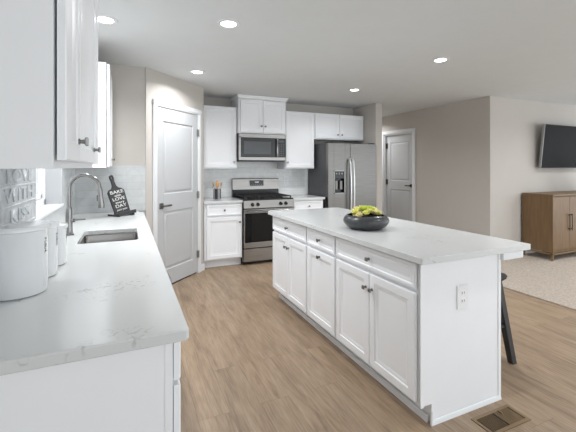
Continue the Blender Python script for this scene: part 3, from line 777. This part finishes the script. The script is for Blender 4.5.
# floor register
vr = thing('floor_register', 'brown metal slotted floor register in the plank floor by the island', 'floor vent', (1.862, 1.328, 0))
hx_, hy_ = .148, .068
b = B().box(-hx_, hx_, -hy_, -hy_+.018, .0, .005).box(-hx_, hx_, hy_-.018, hy_, .0, .005).box(-hx_, -hx_+.018, -hy_+.018, hy_-.018, .0, .005).box(hx_-.018, hx_, -hy_+.018, hy_-.018, .0, .005)
obj('rim', b, 'vent', vr)
obj('duct_opening', B().box(-hx_+.018, hx_-.018, -hy_+.018, hy_-.018, .0002, .0010), 'ventd', vr)
b = B()
for half in (-1, 1):
    for k in range(12):
        x = half*.064 + (-5.5+k)*.0098
        wl = .0013 if half < 0 else .0030; b.box(x-wl, x+wl, -hy_+.018, hy_-.018, .001, .0040)
obj('louver_grid', b, 'vent', vr)
obj('damper_lever', B().box(.040, .046, .045-.02, .050, .004, .012, .001), 'vent', vr)

# ------------------------------------------------------------------ living room
cn = thing('console_cabinet', 'brown wood console cabinet below the television with long slim handles', 'cabinet', (5.64, 3.225, 0.012))
W = 1.62; D = .445; H_ = .965
bd_ = B().box(0, .02, 0, D, .12, H_-.025).box(W-.02, W, 0, D, .12, H_-.025).box(.02, W-.02, .004, D, .12, .145).box(.02, W-.02, .02, D, .14, H_-.03)
obj('body', bd_, 'console', cn, smooth=False)
obj('top', B().box(-.004, W+.004, -.006, D, H_-.025, H_, .003), 'console', cn)
n_ = 4; dwid = (W-.04)/n_
for k in range(n_):
    x0 = .02+k*dwid
    d_ = obj('door', B().box(x0+.003, x0+dwid-.003, .002, .02, .150, H_-.040, .002), 'console', cn)
    hx_ = x0+dwid-.03 if k % 2 == 0 else x0+.03
    obj('handle', B().box(hx_-.005, hx_+.005, -.022, -.012, .42, .67, .002).box(hx_-.004, hx_+.004, -.014, .004, .44, .455).box(hx_-.004, hx_+.004, -.014, .004, .645, .66), 'bronze', d_)
b = B()
b.box(.0, W, .0, .022, .085, .108, .002).box(.0, W, D-.022, D, .085, .108, .002).box(0, .022, 0, D, .085, .108, .002).box(W-.022, W, 0, D, .085, .108, .002)
obj('base_frame', b, 'brass', cn)
for x in (.0, W-.03):
    for y in (0, D-.03): obj('leg', B().box(x, x+.03, y, y+.03, 0, .12, .002), 'brass', cn)
for x in (0.03, .06): pass

tvt = thing('television', 'large flat television tilted down on the living room wall', 'television', (6.59, 3.575, 1.71))
tl = Matrix.Rotation(math.radians(5.5), 4, 'X')
obj('back_housing', B().box(-.612, .612, -.014, .03, -.347, .347, .006).shift(tl), 'tvedge', tvt)
obj('screen', B().box(-.606, .606, -.018, -.010, -.341, .341, .002).shift(tl), 'tv', tvt)
obj('wall_bracket', B().box(-.2, .2, .03, .115, -.12, .12, .004), 'blk', tvt)

# potted plant on the console, leaves reach the picture's edge
vs = thing('vase', 'dark green leafy stems in a grey vase on the console', 'vase', (6.80, 3.40, .978))
obj('vessel', B().lathe(0, 0, [(.05, 0), (.085, .02), (.10, .09), (.08, .17), (.045, .22), (.05, .25), (.044, .25), (.038, .22), (.03, .2)], 32), 'bowl', vs)
lb = []
rnd = random.Random(3)
for k in range(12):
    az = PI+(.05+k*.11); 
    el = rnd.uniform(.55, 1.2); ln = rnd.uniform(.36, .46)
    d = Vector((math.cos(az)*math.cos(el), math.sin(az)*.5*math.cos(el), math.sin(el)))
    root = Vector((0, 0, .24)); pts = [root+d*ln*t_+Vector((0, 0, -.05*t_*t_)) for t_ in (0, .3, .6, 1)]
    s_ = obj('stem', B().tube(pts, [.003, .0028, .0022, .0015], 6), 'leaf', vs)
    lf = B()
    for q in range(7):
        t_ = .35+.65*q/6; c_ = root+d*ln*t_+Vector((0, 0, -.05*t_*t_))
        for sd in (-1, 1):
            side = (Vector((0, 0, 1))*sd*.8+d*.9).normalized(); nrm = side.cross(Vector((0, 1, .2))).normalized()*.009; th = Vector((0, .0008, 0))
            lf.loops([[c_+side*.055*u_+nrm*wv_+th, c_+side*.055*u_-nrm*wv_+th, c_+side*.055*u_-nrm*wv_-th, c_+side*.055*u_+nrm*wv_-th] for u_, wv_ in ((0, .15), (.35, 1), (.7, .7), (1, .08))])
    obj('leaves', lf, 'leaf', s_)

# ------------------------------------------------------------------ ceiling downlights
where = {(-.141, 2.92): 'over the sink', (.69, 2.63): 'above the aisle between sink and island', (.72, 4.10): 'in front of the pantry door',
         (2.84, .95): 'added unseen as fill between the island and the living room',  # out-of-view downlight added to brighten the island side
         (5.6, 2.2): 'added unseen as fill in the living room before the console', (7.4, 2.2): 'added unseen as fill in the living room before the television', (5.6, .2): 'added unseen as fill at the rear of the living room',  # three unseen downlights, added as fill for the living room
         (4.42, 6.35): 'added unseen as fill in the hall', (2.86, 4.17): 'in front of the refrigerator', (2.84, 2.66): 'on the stool side of the island'}  # hall downlight is hidden from view, added to lift the dark hall
first = None
for (x, y), s in where.items():
    if first is None:
        t = thing('ceiling_light', '', 'ceiling light', (x, y, CH), 0, 'recessed ceiling lights')
        obj('trim_ring', B().lathe(0, 0, [(.085, 0), (.085, -.004), (.078, -.008), (.058, -.006), (.055, -.001)], 40, True, False), 'trimw', t)
        obj('lens', B().lathe(0, 0, [(.054, -.0012), (.054, -.004), (.03, -.005), (.01, -.0052)], 32), 'lamp', t)
        ld_ = bpy.data.lights.new('bulb', 'AREA'); ld_.shape = 'DISK'; ld_.size = .12; ld_.energy = LAMP_W; ld_.color = (.98, .99, 1); ld_.spread = math.radians(150)
        lo = bpy.data.objects.new('bulb', ld_); C.objects.link(lo); lo.parent = t; lo.location = (0, 0, -.012)
        first = t
    else:
        t = copy_tree(first); t.location = (x, y, CH)
    t['label'] = 'round recessed ceiling light '+s
